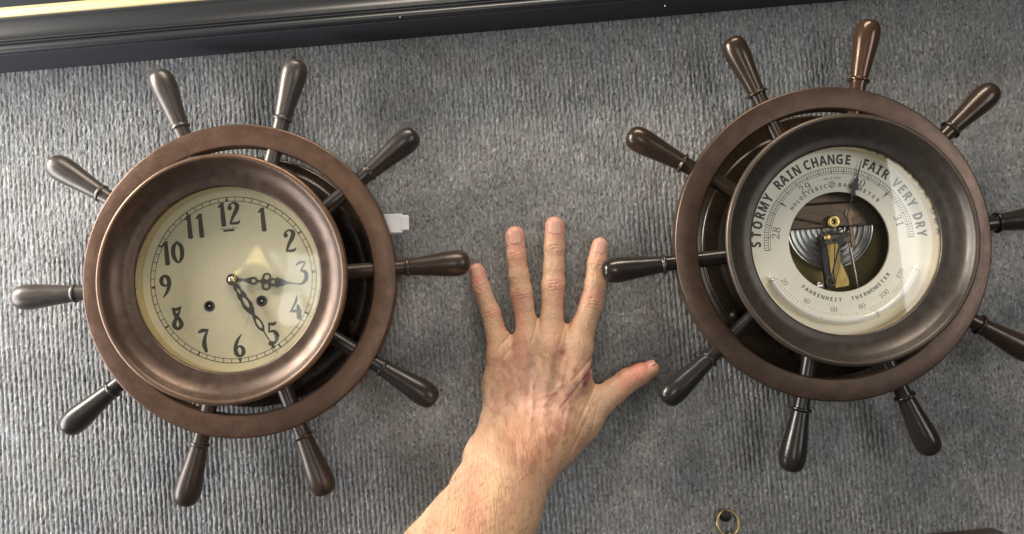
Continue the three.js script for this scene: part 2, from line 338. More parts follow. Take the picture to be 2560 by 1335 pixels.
// ---------------------------------------------------------------- barometer
{
  const axis = at(2084, 607, 0.04).setZ(0);
  const root = thing('ship_wheel_barometer', axis, 'bronze ship wheel barometer with white weather dial, right of the hand', 'barometer');
  root.rotation.z = 2.6 * Math.PI / 180;
  root.updateMatrixWorld();
  const M = {
    plate: bronze(0.03, 0.019, 0.011, 0.32, 0.4, 4, 1), screw: bronze(0.1, 0.08, 0.06, 0.4, 0.8),
    rim: bronze(0.095, 0.06, 0.043, 0.46, 0.55, 5, 1), collar: bronze(0.13, 0.095, 0.07, 0.25, 0.65), collarR: 8.4, pick: [0, 3, 1, 3, 1, 2, 4, 1, 3, 3],
    spoke: [bronze(0.09, 0.052, 0.034, 0.3, 0.5, 2, 1), bronze(0.034, 0.027, 0.024, 0.3, 0.35, 2, 1), bronze(0.026, 0.023, 0.022, 0.36, 0.3, 2, 1), bronze(0.05, 0.034, 0.024, 0.34, 0.4, 2, 1), bronze(0.03, 0.028, 0.028, 0.34, 0.3, 2, 1)],
    bezel: bronze(0.055, 0.045, 0.038, 0.52, 0.5, 6, 1, { vertexColors: true }), inner: paleBrass, wear: 0.5,
  };
  shipWheel(root, M, 109);
  bezel(root, M, 71.2);
  const ink = '#2b2a2c';
  const face = dialCanvas((ctx) => {
    agedGround(ctx, '#e6e3d6', 500, 61);
    ctx.fillStyle = ink; ctx.strokeStyle = ink;
    const big = `bold ${10.2 * K}px sans-serif`;
    for (const [t, a, b] of [['STORMY', -89, -55], ['RAIN', -43.5, -27], ['CHANGE', -19, 10], ['FAIR', 22.5, 38], ['VERY', 47.5, 65], ['DRY', 75, 87]]) arcText(ctx, t, 63.8, a, b, big, false, 0.84);
    const A = (d) => (d - 90) * Math.PI / 180;
    ctx.lineWidth = 0.3 * K;
    for (const r of [53, 54.4, 57.6]) { ctx.beginPath(); ctx.arc(0, 0, r * K, A(-94), A(89)); ctx.stroke(); }
    for (let d = -94, i = 0; d <= 89.5; d += 2.033, i++) {
      ctx.save(); ctx.rotate(d * Math.PI / 180); const w = i % 5 ? 0.38 : 0.6; ctx.fillRect(-w / 2 * K, -57.6 * K, w * K, (i % 5 ? 3.2 : 4.6) * K); ctx.restore();
    }
    for (const d of [-53, 48]) { ctx.save(); ctx.rotate(d * Math.PI / 180); ctx.beginPath(); ctx.moveTo(0, -47.6 * K); ctx.lineTo(0.8 * K, -53 * K); ctx.lineTo(-0.8 * K, -53 * K); ctx.fill(); ctx.restore(); }
    const num = `${8.2 * K}px serif`;
    for (const [t, d] of [['28', -79], ['29', -28.5], ['30', 22.5], ['31', 73.5]]) arcText(ctx, t, 48.8, d - 2.9, d + 2.9, num);
    const small = `bold ${4.1 * K}px sans-serif`;
    arcText(ctx, 'HOLOSTERIC', 44, -51, -10, small); arcText(ctx, 'BAROMETER', 44, 4.5, 46, small);
    arcText(ctx, 'MADE IN FRANCE', 49.6, -9.5, 5, `italic ${1.9 * K}px serif`);
    ctx.save(); ctx.rotate(-3.4 * Math.PI / 180); ctx.translate(0, -44.4 * K); ctx.lineWidth = 0.5 * K; ctx.beginPath(); ctx.arc(0, 0, 2.2 * K, 0, 7); ctx.stroke();
    for (const s of [-0.7, 0.7]) { ctx.beginPath(); ctx.moveTo((s - 1.1) * K, 1.5 * K); ctx.lineTo((s + 1.1) * K, -1.5 * K); ctx.stroke(); } ctx.restore();
    arcText(ctx, 'FAHRENHEIT', 44.6, -42, -3, small, true); arcText(ctx, 'THERMOMETER', 44.6, 9.5, 52.7, small, true);
    ctx.fillStyle = 'rgba(60,58,56,0.85)'; const tn = `${5.2 * K}px serif`;
    for (const [t, d] of [['20', -57], ['40', -32.5], ['60', -8.5], ['80', 15.5], ['100', 37], ['120', 59]]) { const h = (t.length - 1) * 1.5; arcText(ctx, t, 52.4, d - h, d + h, tn, true); }
    for (let d = -62, i = 0; d <= 62; d += 2.38, i++) { ctx.save(); ctx.rotate(-d * Math.PI / 180); ctx.fillRect(-0.14 * K, 55 * K, 0.28 * K, (i % 5 ? 1.5 : 2.4) * K); ctx.restore(); }
  });
  const tilt = -4.1 * Math.PI / 180;
  const dial = part('dial', discWithHoles(DR, [[0, 0, 38.6]]), new THREE.MeshPhysicalMaterial({ map: face, roughness: 0.45 }), root);
  dial.position.z = 51 * mm; dial.rotation.z = tilt;
  part('dial_edge', turned([[38.7, 51.05], [38.5, 50.8], [38.5, 49.2]], 96), new THREE.MeshStandardMaterial({ color: rgb(0.5, 0.45, 0.32), roughness: 0.4, metalness: 0.5 }), dial).position.z = -51 * mm;
  // thermometer: a bent glass tube clipped to the dial
  const D = Math.PI / 180;
  const tube = part('thermometer_tube', mergeGeometries([new THREE.TorusGeometry(61 * mm, 2.9 * mm, 20, 90, 132 * D).rotateZ(205 * D), ...[205, 337].map((a) => new THREE.SphereGeometry(2.9 * mm, 20, 14).translate(Math.cos(a * D) * 61 * mm, Math.sin(a * D) * 61 * mm, 0))].map((g) => { const q = g.toNonIndexed(); return q; })), new THREE.MeshPhysicalMaterial({ color: rgb(0.88, 0.875, 0.85), roughness: 0.08, clearcoat: 1, clearcoatRoughness: 0.04, transmission: 0.35, thickness: 0.002, ior: 1.45 }), dial);
  tube.position.z = 3.2 * mm;
  for (const a of [206, 336, 250, 292]) { const c = part('tube_clip', new THREE.TorusGeometry(3.05 * mm, 0.35 * mm, 8, 24, Math.PI), paleBrass, dial); c.position.set(Math.cos(a * D) * 61 * mm, Math.sin(a * D) * 61 * mm, 3 * mm); c.rotation.set(Math.PI / 2, a * D, 0, 'YXZ'); c.rotation.set(0, 0, 0); c.rotateZ(a * D); c.rotateX(Math.PI / 2); }
  // the movement seen through the dial's opening
  const mv = part('movement_plate', new THREE.CylinderGeometry(66 * mm, 66 * mm, 2 * mm, 64).rotateX(Math.PI / 2), new THREE.MeshStandardMaterial({ color: rgb(0.3, 0.23, 0.09), roughness: 0.5, metalness: 0.7 }), root); mv.position.z = 17 * mm;
  const place = (m, px, py, z) => { const v = root.worldToLocal(at(px, py, z * mm)); m.position.copy(v); return m; };
  const cap = []; for (let r = 0; r <= 33; r += 0.25) cap.push([Math.max(r, 0.01), r < 5 ? 3.4 : 2.2 + 0.75 * Math.sin((r - 5) * 1.55) * Math.min(1, (33 - r) / 2)]);
  cap.push([33.6, 1.4], [33.6, -4]); cap.forEach((p) => { p[0] *= 1.04; });
  place(part('vacuum_capsule', turned(cap, 96), new THREE.MeshStandardMaterial({ color: rgb(0.66, 0.65, 0.64), roughness: 0.28, metalness: 1 }), root), 2072, 566, 27);
  const bridge = place(part('spring_bridge', mergeGeometries([new RoundedBoxGeometry(74 * mm, 19 * mm, 3 * mm, 3, 1 * mm), new RoundedBoxGeometry(78 * mm, 9 * mm, 5 * mm, 3, 1.6 * mm).translate(1 * mm, 14 * mm, -0.5 * mm)]), new THREE.MeshStandardMaterial({ color: rgb(0.13, 0.095, 0.068), roughness: 0.42, metalness: 0.8, map: rep(patina, 1, 3) }), root), 2085, 538, 36);
  bridge.rotation.z = -3 * D;
  place(part('brass_post', new THREE.ExtrudeGeometry(poly([[-4, 16], [4, 16.5], [4.5, 2], [8.5, -13], [8, -17.5], [-2, -18], [-4.5, -10]]), { depth: 2 * mm, bevelEnabled: true, bevelSize: 0.3 * mm, bevelThickness: 0.3 * mm, bevelSegments: 2 }), new THREE.MeshStandardMaterial({ color: rgb(0.5, 0.36, 0.13), roughness: 0.48, metalness: 0.9, map: rep(patina, 40, 40) }), root), 2086, 662, 37);
  place(part('dark_lever', new RoundedBoxGeometry(4.4 * mm, 40 * mm, 4 * mm, 2, 0.8 * mm), black, root), 2062, 660, 38);
  place(part('brass_nut', mergeGeometries([turned([[1.6, 3], [2, 4], [4.4, 4], [5, 3.2], [5, 0]], 40), turned([[0.01, 1.8], [1.6, 1.8], [1.7, 0.5]], 24)]), brass, root), 2080, 555, 38);
  place(part('brass_nut', turned([[0.01, 4], [2.6, 3.8], [3, 3], [3, 0]], 32), brass, root), 2064, 594, 38);
  place(part('steel_boss', new THREE.SphereGeometry(3.4 * mm, 24, 16), steel, root), 2100, 578, 38);
  place(part('pivot_arm', mergeGeometries([new RoundedBoxGeometry(3.8 * mm, 25 * mm, 2.4 * mm, 2, 0.8 * mm).translate(0, -6 * mm, 0), new THREE.CylinderGeometry(3.6 * mm, 3.6 * mm, 3 * mm, 24).rotateX(Math.PI / 2).translate(0, 8 * mm, 0)].map((g) => g.toNonIndexed())), new THREE.MeshStandardMaterial({ color: rgb(0.2, 0.145, 0.085), roughness: 0.45, metalness: 0.9 }), root), 2125, 560, 37);
  place(part('link_rod', new THREE.CylinderGeometry(1.1 * mm, 1.1 * mm, 42 * mm, 12), new THREE.MeshStandardMaterial({ color: rgb(0.4, 0.36, 0.3), roughness: 0.35, metalness: 1 }), root), 2134, 662, 36).rotation.z = 3 * D;
  place(part('chain_ring', new THREE.TorusGeometry(3.6 * mm, 0.7 * mm, 10, 32), darkSteel, root), 2077, 704, 42);
  place(part('hair_spring', new THREE.CylinderGeometry(0.35 * mm, 0.35 * mm, 34 * mm, 8), black, root), 2086, 652, 43).rotation.z = -10 * D;
  for (const [a, b, c, d, z, r] of [[2052, 590, 2108, 572, 42, 0.8], [2090, 600, 2128, 585, 41, 0.7], [2050, 600, 2056, 570, 41, 0.9], [2108, 625, 2090, 700, 41, 0.35], [1990, 545, 2060, 560, 40, 0.6], [2110, 566, 2165, 560, 40, 0.7]]) {
    const p = root.worldToLocal(at(a, b, z * mm)), q = root.worldToLocal(at(c, d, z * mm)), m = part('steel_rod', new THREE.CylinderGeometry(r * mm, r * mm, p.distanceTo(q), 10), darkSteel, root);
    m.position.copy(p).lerp(q, 0.5); m.quaternion.setFromUnitVectors(new THREE.Vector3(0, 1, 0), q.clone().sub(p).normalize());
  }
  place(part('arbor_plate', new RoundedBoxGeometry(26 * mm, 8 * mm, 2 * mm, 3, 1 * mm), darkSteel, root), 2085, 598, 37.5);
  place(part('screw', turned([[0.01, 3], [2.6, 2.6], [3, 1.6], [3, 0]], 24), steel, root), 2048, 715, 40);
  const hand = [ext(poly(mirror([[0.35, -2], [0.3, 36], [2.2, 38.5], [1.1, 40.5], [3.4, 42.6], [2.4, 44.2], [3.2, 45.6], [1.2, 47.4], [1.9, 48.6], [0.55, 51], [0.25, 64.5]])), 0, 0.4), ext(ring(0, 0, 2.8, 0), 0.05, 0.4), ext(poly(mirror([[0.8, -1], [0.6, -28], [1.6, -30]])), 0.1, 0.4)];
  const hd = part('pointer', mergeGeometries(hand), black, root); hd.position.z = 53.4 * mm; hd.rotation.z = (-15.4 - 4.5 - 2.6) * D;
  glassDome(root, 71.6, 62.6, 1.6);
}

// ---------------------------------------------------------------- picture frame above
{
  const a = at(0, 184, 0), b = at(2140, 0, 0), ang = Math.atan2(b.y - a.y, b.x - a.x);
  const mid = a.clone().lerp(b, 0.5);
  const f = thing('picture_frame', mid, 'glossy black moulded picture frame with gilt inner edge, above both instruments', 'picture frame');
  f.rotation.z = ang;
  const rail = (pts, len) => { const s = poly(pts); const g = new THREE.ExtrudeGeometry(s, { depth: len, bevelEnabled: false, curveSegments: 4 }); // (x = out of the wall, y = up) run along +x
    g.translate(0, 0, -len / 2); const m = new THREE.Matrix4().set(0, 0, 1, 0, 0, 1, 0, 0, 1, 0, 0, 0, 0, 0, 0, 1); g.applyMatrix4(m); const ix = g.index; if (!ix) { const p = g.attributes; for (const n of ['position', 'normal', 'uv']) { const A = p[n].array, k = p[n].itemSize; for (let t = 0; t < p.position.count; t += 3) for (let c = 0; c < k; c++) { const q = A[(t + 1) * k + c]; A[(t + 1) * k + c] = A[(t + 2) * k + c]; A[(t + 2) * k + c] = q; } } }
    g.deleteAttribute('normal'); const h = mergeVertices(g, 1e-6); h.computeVertexNormals(); return h; };
  const lacquer = new THREE.MeshPhysicalMaterial({ color: rgb(0.012, 0.013, 0.016), roughness: 0.38, clearcoat: 0.2, clearcoatRoughness: 0.22 });
  const prof = [[0.5, 1.3], ...smooth([[39, 1.3], [41, 1.35], [42.4, 2.0], [43.6, 4], [43.2, 6.4], [41.8, 8]], 14), ...smooth([[41.2, 8.3], [42.3, 9.1], [42.4, 9.9], [41.3, 10.6]], 6), ...smooth([[41.1, 10.9], [41.9, 11.5], [41.9, 12.2], [41.0, 12.9]], 6), ...smooth([[40, 13.4], [38, 16], [36.6, 20], [36.2, 25], [36.6, 29], [37.4, 31]], 14), [37.2, 32], [33, 32.4], [0.5, 32.4]];
  part('frame_rail', rail(prof, 1.5), lacquer, f);
  part('frame_side', rail([[0.5, 0], [39.4, 0], [40.3, 0.5], [40.6, 1.24], [0.5, 1.24]], 1.5), new THREE.MeshStandardMaterial({ color: rgb(0.02, 0.022, 0.03), roughness: 0.85 }), f);
  const gold = new THREE.MeshStandardMaterial({ color: rgb(0.8, 0.66, 0.4), roughness: 0.48, metalness: 0.7 });
  part('gilt_slip', rail([[20, 32.6], [34.4, 32.6], ...smooth([[35.4, 33.4], [36, 35], [35.4, 36.6]], 8), [34.6, 36.9], ...smooth([[34.8, 37.4], [34.9, 38.8], [34.2, 40]], 6), [33.4, 40.3], [31, 43.4], [20, 43.4]], 1.5), gold, f);
  const pic = part('picture', new THREE.BoxGeometry(1.5, 0.25, 0.006), new THREE.MeshPhysicalMaterial({ color: rgb(0.02, 0.025, 0.03), roughness: 0.25 }), f); pic.position.set(0, (43.4 + 125) * mm, 24 * mm);
  // chips where the black has been knocked off the bead
  const chipMat = new THREE.MeshStandardMaterial({ color: rgb(0.6, 0.56, 0.5), roughness: 0.6 });
  for (const [px, py, q] of [[1000, 41, 1.0], [1663, 14, 0.7]]) { const w = at(px, py, 0.0435); f.updateMatrixWorld(); const v = f.worldToLocal(w); const g = new THREE.IcosahedronGeometry(q * mm, 1); g.scale(0.6, 1, 0.5); g.translate(v.x, v.y, 42.9 * mm); part('paint_chip', g, chipMat, f); }
}

// ---------------------------------------------------------------- small things on the wall
{
  const p = at(990, 559, 0.02);
  const t = thing('paper_tag', p, 'small white paper tag poking out from behind the clock wheel', 'tag');
  t.rotation.z = -4.5 * Math.PI / 180 + 0.03;
  const paper = new THREE.MeshStandardMaterial({ color: rgb(0.74, 0.74, 0.76), roughness: 0.8, side: THREE.DoubleSide });
  const bend = (g, f) => { const q = g.attributes.position; for (let i = 0; i < q.count; i++) q.setZ(i, q.getZ(i) + f(q.getX(i), q.getY(i))); g.computeVertexNormals(); return g; };
  part('tag_sheet', bend(new RoundedBoxGeometry(26 * mm, 16 * mm, 2.4 * mm, 5, 1.1 * mm).translate(-7.6 * mm, 0, 0), (x, y) => 0.3 * mm * Math.sin(y * 140)), paper, t);
  part('tag_fold', bend(new RoundedBoxGeometry(7 * mm, 12.6 * mm, 2.8 * mm, 5, 1.2 * mm).translate(7.2 * mm, 0.3 * mm, 0.2 * mm), (x, y) => 0.3 * mm * Math.sin(y * 140)), paper, t);
}
{
  const c = at(1820, 1308, 0.006);
  const r = thing('hanging_ring', c, 'small brass ring hung on a dark nail at the bottom edge of the wall', 'ring');
  const g = new THREE.TorusGeometry(10 * mm, 1.0 * mm, 14, 64); 
  const dull = new THREE.MeshStandardMaterial({ color: rgb(0.5, 0.37, 0.16), roughness: 0.4, metalness: 1 });
  const q = part('ring', g, dull, r); q.rotation.x = -0.25; q.rotation.y = 0.35;
  const n = part('nail', turned([[0.01, 4.6], [2.8, 4.3], [4.4, 3.6], [4.8, 2.8], [4.4, 2.3], [1.5, 2], [1.5, -6]], 32), new THREE.MeshStandardMaterial({ color: rgb(0.03, 0.026, 0.022), roughness: 0.5, metalness: 0.6 }), r);
  const w = at(1812, 1289, 0.004); n.position.set(w.x - c.x, w.y - c.y, -3 * mm);
  const l = part('link', new THREE.TorusGeometry(4 * mm, 0.9 * mm, 12, 32), dull, r); l.position.set(1 * mm, -13 * mm, 0.5 * mm);
}
{
  const a = at(2382, 1343, 0.016);
  const b = thing('wooden_plaque', a, 'dark brown wooden plaque, only its top edge showing at the lower right', 'plaque');
  b.rotation.z = 0.02;
  const wood = new THREE.MeshPhysicalMaterial({ color: rgb(0.05, 0.028, 0.022), roughness: 0.45, map: rep(patina, 6, 1) });
  part('board', new RoundedBoxGeometry(83 * mm, 60 * mm, 15 * mm, 4, 3 * mm).translate(0, -30 * mm, -8 * mm), wood, b);
  part('dark_moulding', new RoundedBoxGeometry(40 * mm, 8 * mm, 6 * mm, 4, 2.4 * mm).translate(20 * mm, -2.6 * mm, 0), new THREE.MeshPhysicalMaterial({ color: rgb(0.022, 0.02, 0.018), roughness: 0.5 }), b);
}

// ---------------------------------------------------------------- the hand
{
  const J = (px, py, z, r) => { const p = at(px, py, z * mm); return [p.x, p.y, p.z, r * mm]; };
  const chain = (...js) => js.slice(1).map((b, i) => [js[i], b]);
  const F = {
    pinky: [J(1192, 678, 7.0, 6.5), J(1203, 721, 7.8, 7.1), J(1227, 782, 9.4, 8.0), J(1243, 845, 10.5, 8.8), J(1250, 895, 13.5, 10.6)],
    ring: [J(1287.5, 590, 7.8, 8.1), J(1291, 637, 8.4, 7.8), J(1297, 688, 9.2, 8.1), J(1304, 733, 10.4, 9.0), J(1315, 803, 11.5, 8.5), J(1318, 866, 14.5, 11)],
    middle: [J(1387, 566, 7.8, 8.2), J(1386, 620, 8.6, 8.2), J(1385, 668, 9.4, 8.6), J(1383, 713, 10.8, 9.4), J(1380, 790, 12, 9.1), J(1380, 862, 15.5, 11.5)],
    index: [J(1499, 615, 7.4, 7.1), J(1492, 660, 8.2, 7.9), J(1487, 712, 9.4, 8.6), J(1480, 756, 10.6, 9.5), J(1459, 815, 12, 10.0), J(1443, 872, 15, 12.2)],
    thumb: [J(1627, 923, 8.2, 7.0), J(1600, 936, 8.8, 8.8), J(1570, 951, 10, 9.7), J(1535, 978, 12, 10.2), J(1497, 1007, 15.5, 11.3)],
  };
  const palm = [
    ...chain(F.pinky[4], J(1246, 960, 17, 11.6), J(1250, 1062, 23, 14.9)),
    ...chain(F.ring[5], J(1302, 960, 19, 12.5), J(1300, 1062, 26, 15)),
    ...chain(F.middle[5], J(1365, 960, 20.5, 13), J(1348, 1062, 28, 16)),
    ...chain(F.index[5], J(1432, 955, 19, 13.5), J(1395, 1062, 27, 16)),
    ...chain(F.thumb[4], J(1450, 1052, 21, 15.5), J(1404, 1086, 28, 18)),
    ...chain(J(1468, 985, 13, 8), J(1430, 1010, 17, 13)),
    ...chain(J(1252, 1062, 24, 14.7), J(1220, 1141, 40, 17.2), J(1201, 1222, 74, 20), J(1139, 1328, 112, 23), J(1100, 1385, 134, 24.5), J(1010, 1530, 195, 29)),
    ...chain(J(1404, 1086, 28, 18), J(1366, 1113, 42, 20), J(1313, 1174, 74, 20.5), J(1271, 1243, 110, 23), J(1247, 1300, 130, 24.5), J(1175, 1450, 195, 29)),
    ...chain(J(1325, 1062, 28, 17), J(1292, 1120, 45, 20.5), J(1256, 1198, 76, 23.5), J(1205, 1285, 112, 27), J(1172, 1342, 134, 28.5), J(1090, 1490, 195, 33)),
  ];
  const webs = [chain(J(1343, 818, 9.5, 6), J(1345, 850, 10, 8)), chain(J(1412, 828, 9.5, 6), J(1410, 860, 10, 8)), chain(J(1272, 852, 9, 5.5), J(1280, 885, 10, 8))].flat();
  palm.push(...webs);
  const fingers = Object.values(F).map((f) => chain(...f));
  const cap = (x, y, z, a, b) => {
    const dx = b[0] - a[0], dy = b[1] - a[1], dz = b[2] - a[2];
    let t = ((x - a[0]) * dx + (y - a[1]) * dy + (z - a[2]) * dz) / (dx * dx + dy * dy + dz * dz); t = t < 0 ? 0 : t > 1 ? 1 : t;
    const ex = x - a[0] - dx * t, ey = y - a[1] - dy * t, ez = z - a[2] - dz * t;
    return Math.sqrt(ex * ex + ey * ey + ez * ez) - (a[3] + (b[3] - a[3]) * t);
  };
  const smin = (a, b, k) => { const h = Math.max(k - Math.abs(a - b), 0) / k; return Math.min(a, b) - h * h * k * 0.25; };
  const raw = (x, y, z) => {
    let p = 1; for (const [a, b] of palm) p = smin(p, cap(x, y, z, a, b), 9 * mm);
    let f = 1; for (const c of fingers) { let q = 1; for (const [a, b] of c) q = smin(q, cap(x, y, z, a, b), 2.6 * mm); f = smin(f, q, 1.2 * mm); }
    return smin(p, f, 5 * mm);
  };
  // creases, tendons, veins: small relief on the back of the hand, in places of the photograph
  const P2 = (px, py, z) => { const p = at(px, py, z * mm); return [p.x, p.y]; };
  const segd = (x, y, a, b) => { const dx = b[0] - a[0], dy = b[1] - a[1]; let t = ((x - a[0]) * dx + (y - a[1]) * dy) / (dx * dx + dy * dy); t = t < 0 ? 0 : t > 1 ? 1 : t; return [Math.hypot(x - a[0] - dx * t, y - a[1] - dy * t), t]; };
  const lines = []; // [points, height mm, width mm]
  const line = (h, w, ...ps) => { for (let i = 1; i < ps.length; i++) lines.push([P2(...ps[i - 1], 20), P2(...ps[i], 20), h * (h > 0 ? 0.8 : 0.9) * mm, w * (h > 0 ? 1.35 : 1.1) * mm]); };
  for (const f of ['pinky', 'ring', 'middle', 'index']) {
    const js = F[f], n = js.length, pip = js[n - 3], dip = js[1];
    const dirx = js[1][0] - js[n - 3][0], diry = js[1][1] - js[n - 3][1], L = Math.hypot(dirx, diry), ux = dirx / L, uy = diry / L, px = -uy, py = ux;
    const cross = (c, off, half, h, w, bow) => { const q = (s) => [c[0] + ux * (off + bow * (1 - s * s)) * mm + px * s * half * mm, c[1] + uy * (off + bow * (1 - s * s)) * mm + py * s * half * mm]; for (const [s, t] of [[-1, -0.4], [-0.4, 0.4], [0.4, 1]]) lines.push([q(s), q(t), h * mm, w * mm]); };
    cross(pip, 2.6, 5.2, -0.3, 0.55, 0.8); cross(pip, 0.6, 6, -0.42, 0.55, 0.3); cross(pip, -1.6, 6, -0.28, 0.55, -0.6); cross(pip, -3.6, 5, -0.18, 0.6, -1.2);
    cross(dip, 1.1, 4.6, -0.3, 0.5, 0.4); cross(dip, -0.9, 4.8, -0.26, 0.5, -0.3);
  }
  line(0.75, 2.2, [1316, 880], [1306, 1040]); line(0.85, 2.2, [1380, 880], [1352, 1045]); line(0.6, 2.2, [1440, 890], [1400, 1020]); line(0.5, 2.0, [1256, 915], [1262, 1030]);
  line(0.8, 1.5, [1265, 900], [1300, 960], [1330, 1000], [1322, 1060]); line(0.7, 1.4, [1350, 905], [1330, 960], [1330, 1000]); line(0.7, 1.5, [1412, 900], [1398, 960], [1420, 1010], [1400, 1080]); line(0.6, 1.3, [1398, 960], [1355, 1005]);
  line(-0.9, 0.9, [1278, 835], [1232, 885]); line(-0.7, 0.8, [1286, 862], [1260, 892]); line(-0.8, 0.9, [1343, 800], [1330, 852]); line(-0.6, 0.8, [1412, 815], [1396, 862]);
  line(-0.9, 1.1, [1478, 920], [1400, 1012]); line(-0.7, 1.0, [1484, 888], [1430, 945]); line(-0.5, 0.9, [1490, 960], [1440, 1050]); line(-0.5, 0.9, [1462, 1040], [1418, 1115]); line(-0.4, 0.8, [1495, 1000], [1470, 1080]);
  line(-0.3, 1.2, [1195, 1098], [1250, 1106], [1320, 1100]); line(-0.25, 1.0, [1215, 1078], [1290, 1085]);
  line(0.6, 1.3, [1320, 1010], [1372, 1000]); line(0.5, 1.3, [1318, 1034], [1376, 1018]); line(0.4, 1.1, [1350, 985], [1385, 975]);
  const relief = (x, y, z) => {
    let d = 0;
    for (const [a, b, h, w] of lines) { const [q] = segd(x, y, a, b); if (q < w * 2.6) d += h * Math.exp(-q * q / (w * w)); }
    d += (vn(x / 0.006, y / 0.009, 41) - 0.5) * 0.5 * mm + (vn(x / 0.0025 + z * 200, y / 0.004, 42) - 0.5) * 0.22 * mm;
    return d;
  };
  const field = (x, y, z) => raw(x, y, z) - relief(x, y, z);
  // surface nets on a sparse grid
  const cell = 1.25 * mm, lo = [-0.105, -0.275, -0.002], n = [Math.ceil(0.245 / cell / 8) * 8 + 1, Math.ceil(0.36 / cell / 8) * 8 + 1, Math.ceil(0.232 / cell / 8) * 8 + 1];
  const grid = new Float32Array(n[0] * n[1] * n[2]).fill(1), id = (i, j, k) => (k * n[1] + j) * n[0] + i, done = new Uint8Array(grid.length);
  const B = 8, active = [];
  for (let k = 0; k + B < n[2]; k += B) for (let j = 0; j + B < n[1]; j += B) for (let i = 0; i + B < n[0]; i += B) {
    const d = raw(lo[0] + (i + 4) * cell, lo[1] + (j + 4) * cell, lo[2] + (k + 4) * cell);
    if (Math.abs(d) < 4 * 1.74 * cell + 4 * mm) active.push([i, j, k]);
  }
  for (const [i0, j0, k0] of active) for (let k = k0; k <= k0 + B; k++) for (let j = j0; j <= j0 + B; j++) for (let i = i0; i <= i0 + B; i++) {
    const q = id(i, j, k); if (done[q]) continue; done[q] = 1; grid[q] = field(lo[0] + i * cell, lo[1] + j * cell, lo[2] + k * cell);
  }
  const vert = new Map(), pos = [], idx = [];
  const E = [[0, 1], [2, 3], [4, 5], [6, 7], [0, 2], [1, 3], [4, 6], [5, 7], [0, 4], [1, 5], [2, 6], [3, 7]];
  const seen = new Uint8Array(grid.length), cells = [];
  for (const [i0, j0, k0] of active) for (let k = k0; k < k0 + B; k++) for (let j = j0; j < j0 + B; j++) for (let i = i0; i < i0 + B; i++) {
    const v = []; let m = 0;
    for (let c = 0; c < 8; c++) { v[c] = grid[id(i + (c & 1), j + ((c >> 1) & 1), k + (c >> 2))]; if (v[c] < 0) m |= 1 << c; }
    if (m === 0 || m === 255) continue;
    let s = [0, 0, 0], cnt = 0;
    for (const [a, b] of E) if ((v[a] < 0) !== (v[b] < 0)) { const t = v[a] / (v[a] - v[b]); for (let q = 0; q < 3; q++) { const A = (a >> q) & 1, Bq = (b >> q) & 1; s[q] += A + (Bq - A) * t; } cnt++; }
    vert.set(id(i, j, k), pos.length / 3); cells.push([i, j, k, m]);
    pos.push(lo[0] + (i + s[0] / cnt) * cell, lo[1] + (j + s[1] / cnt) * cell, lo[2] + (k + s[2] / cnt) * cell);
  }
  for (const [i, j, k, m] of cells) for (let q = 0; q < 3; q++) {
    const neg = m & 1, far = (m >> (1 << q)) & 1; if (neg === far) continue;
    const u = [1, 2, 0][q], w = [2, 0, 1][q], c = [i, j, k], a = c.slice(), b = c.slice(), d = c.slice(); a[u]--; b[w]--; d[u]--; d[w]--;
    const q0 = vert.get(id(...c)), q1 = vert.get(id(...a)), q2 = vert.get(id(...d)), q3 = vert.get(id(...b));
    if ([q0, q1, q2, q3].some((t) => t === undefined)) continue;
    if (neg) idx.push(q0, q1, q2, q0, q2, q3); else idx.push(q0, q2, q1, q0, q3, q2);
  }
  const g = new THREE.BufferGeometry();
  g.setAttribute('position', new THREE.Float32BufferAttribute(pos, 3)); g.setIndex(idx);
  const nor = new Float32Array(pos.length), e = 0.35 * mm, uv = new Float32Array(pos.length / 3 * 2);
  const ux0 = -0.105, uw = 0.245, uy0 = -0.275, uh = 0.36;
  for (let i = 0; i < pos.length; i += 3) {
    const x = pos[i], y = pos[i + 1], z = pos[i + 2];
    const nx = field(x + e, y, z) - field(x - e, y, z), ny = field(x, y + e, z) - field(x, y - e, z), nz = field(x, y, z + e) - field(x, y, z - e), l = Math.hypot(nx, ny, nz) || 1;
    nor[i] = nx / l; nor[i + 1] = ny / l; nor[i + 2] = nz / l;
    uv[i / 3 * 2] = (x - ux0) / uw; uv[i / 3 * 2 + 1] = (y - uy0) / uh;
  }
  g.setAttribute('normal', new THREE.BufferAttribute(nor, 3)); g.setAttribute('uv', new THREE.BufferAttribute(uv, 2));
  // skin colour: pinker finger ends and knuckles, age spots, a bruise and a scratch
  const spot = []; // [x, y, radius, mix colour, strength]
  const S = (px, py, rx, ry, ang, col, k) => spot.push([...P2(px, py, 20), rx * mm, ry * mm, ang, col, k]);
  const pink = [0.60, 0.27, 0.21], brown = [0.30, 0.16, 0.10], grey = [0.38, 0.235, 0.18], purple = [0.13, 0.02, 0.045];
  S(1190, 680, 9, 11, 0, pink, 0.75); S(1288, 590, 10, 12, 0, pink, 0.75); S(1387, 562, 10, 9, 0, pink, 0.7); S(1500, 615, 9, 11, 0, pink, 0.7); S(1615, 915, 16, 8, 0.5, [0.55, 0.2, 0.15], 0.75);
  S(1300, 637, 9, 5, 0, pink, 0.45); S(1490, 738, 7, 5, 0, [0.42, 0.2, 0.15], 0.6); S(1232, 782, 6, 4, 0, pink, 0.4); S(1305, 738, 8, 5, 0, pink, 0.35); S(1384, 708, 7, 4, 0, pink, 0.35);
  S(1290, 935, 9, 12, 0, brown, 0.42); S(1250, 925, 10, 8, 0, brown, 0.2); S(1328, 935, 6, 12, 0.1, grey, 0.5); S(1372, 940, 8, 8, 0, grey, 0.45); S(1392, 920, 7, 9, 0.4, brown, 0.32); S(1368, 965, 7, 5, 0, grey, 0.4);
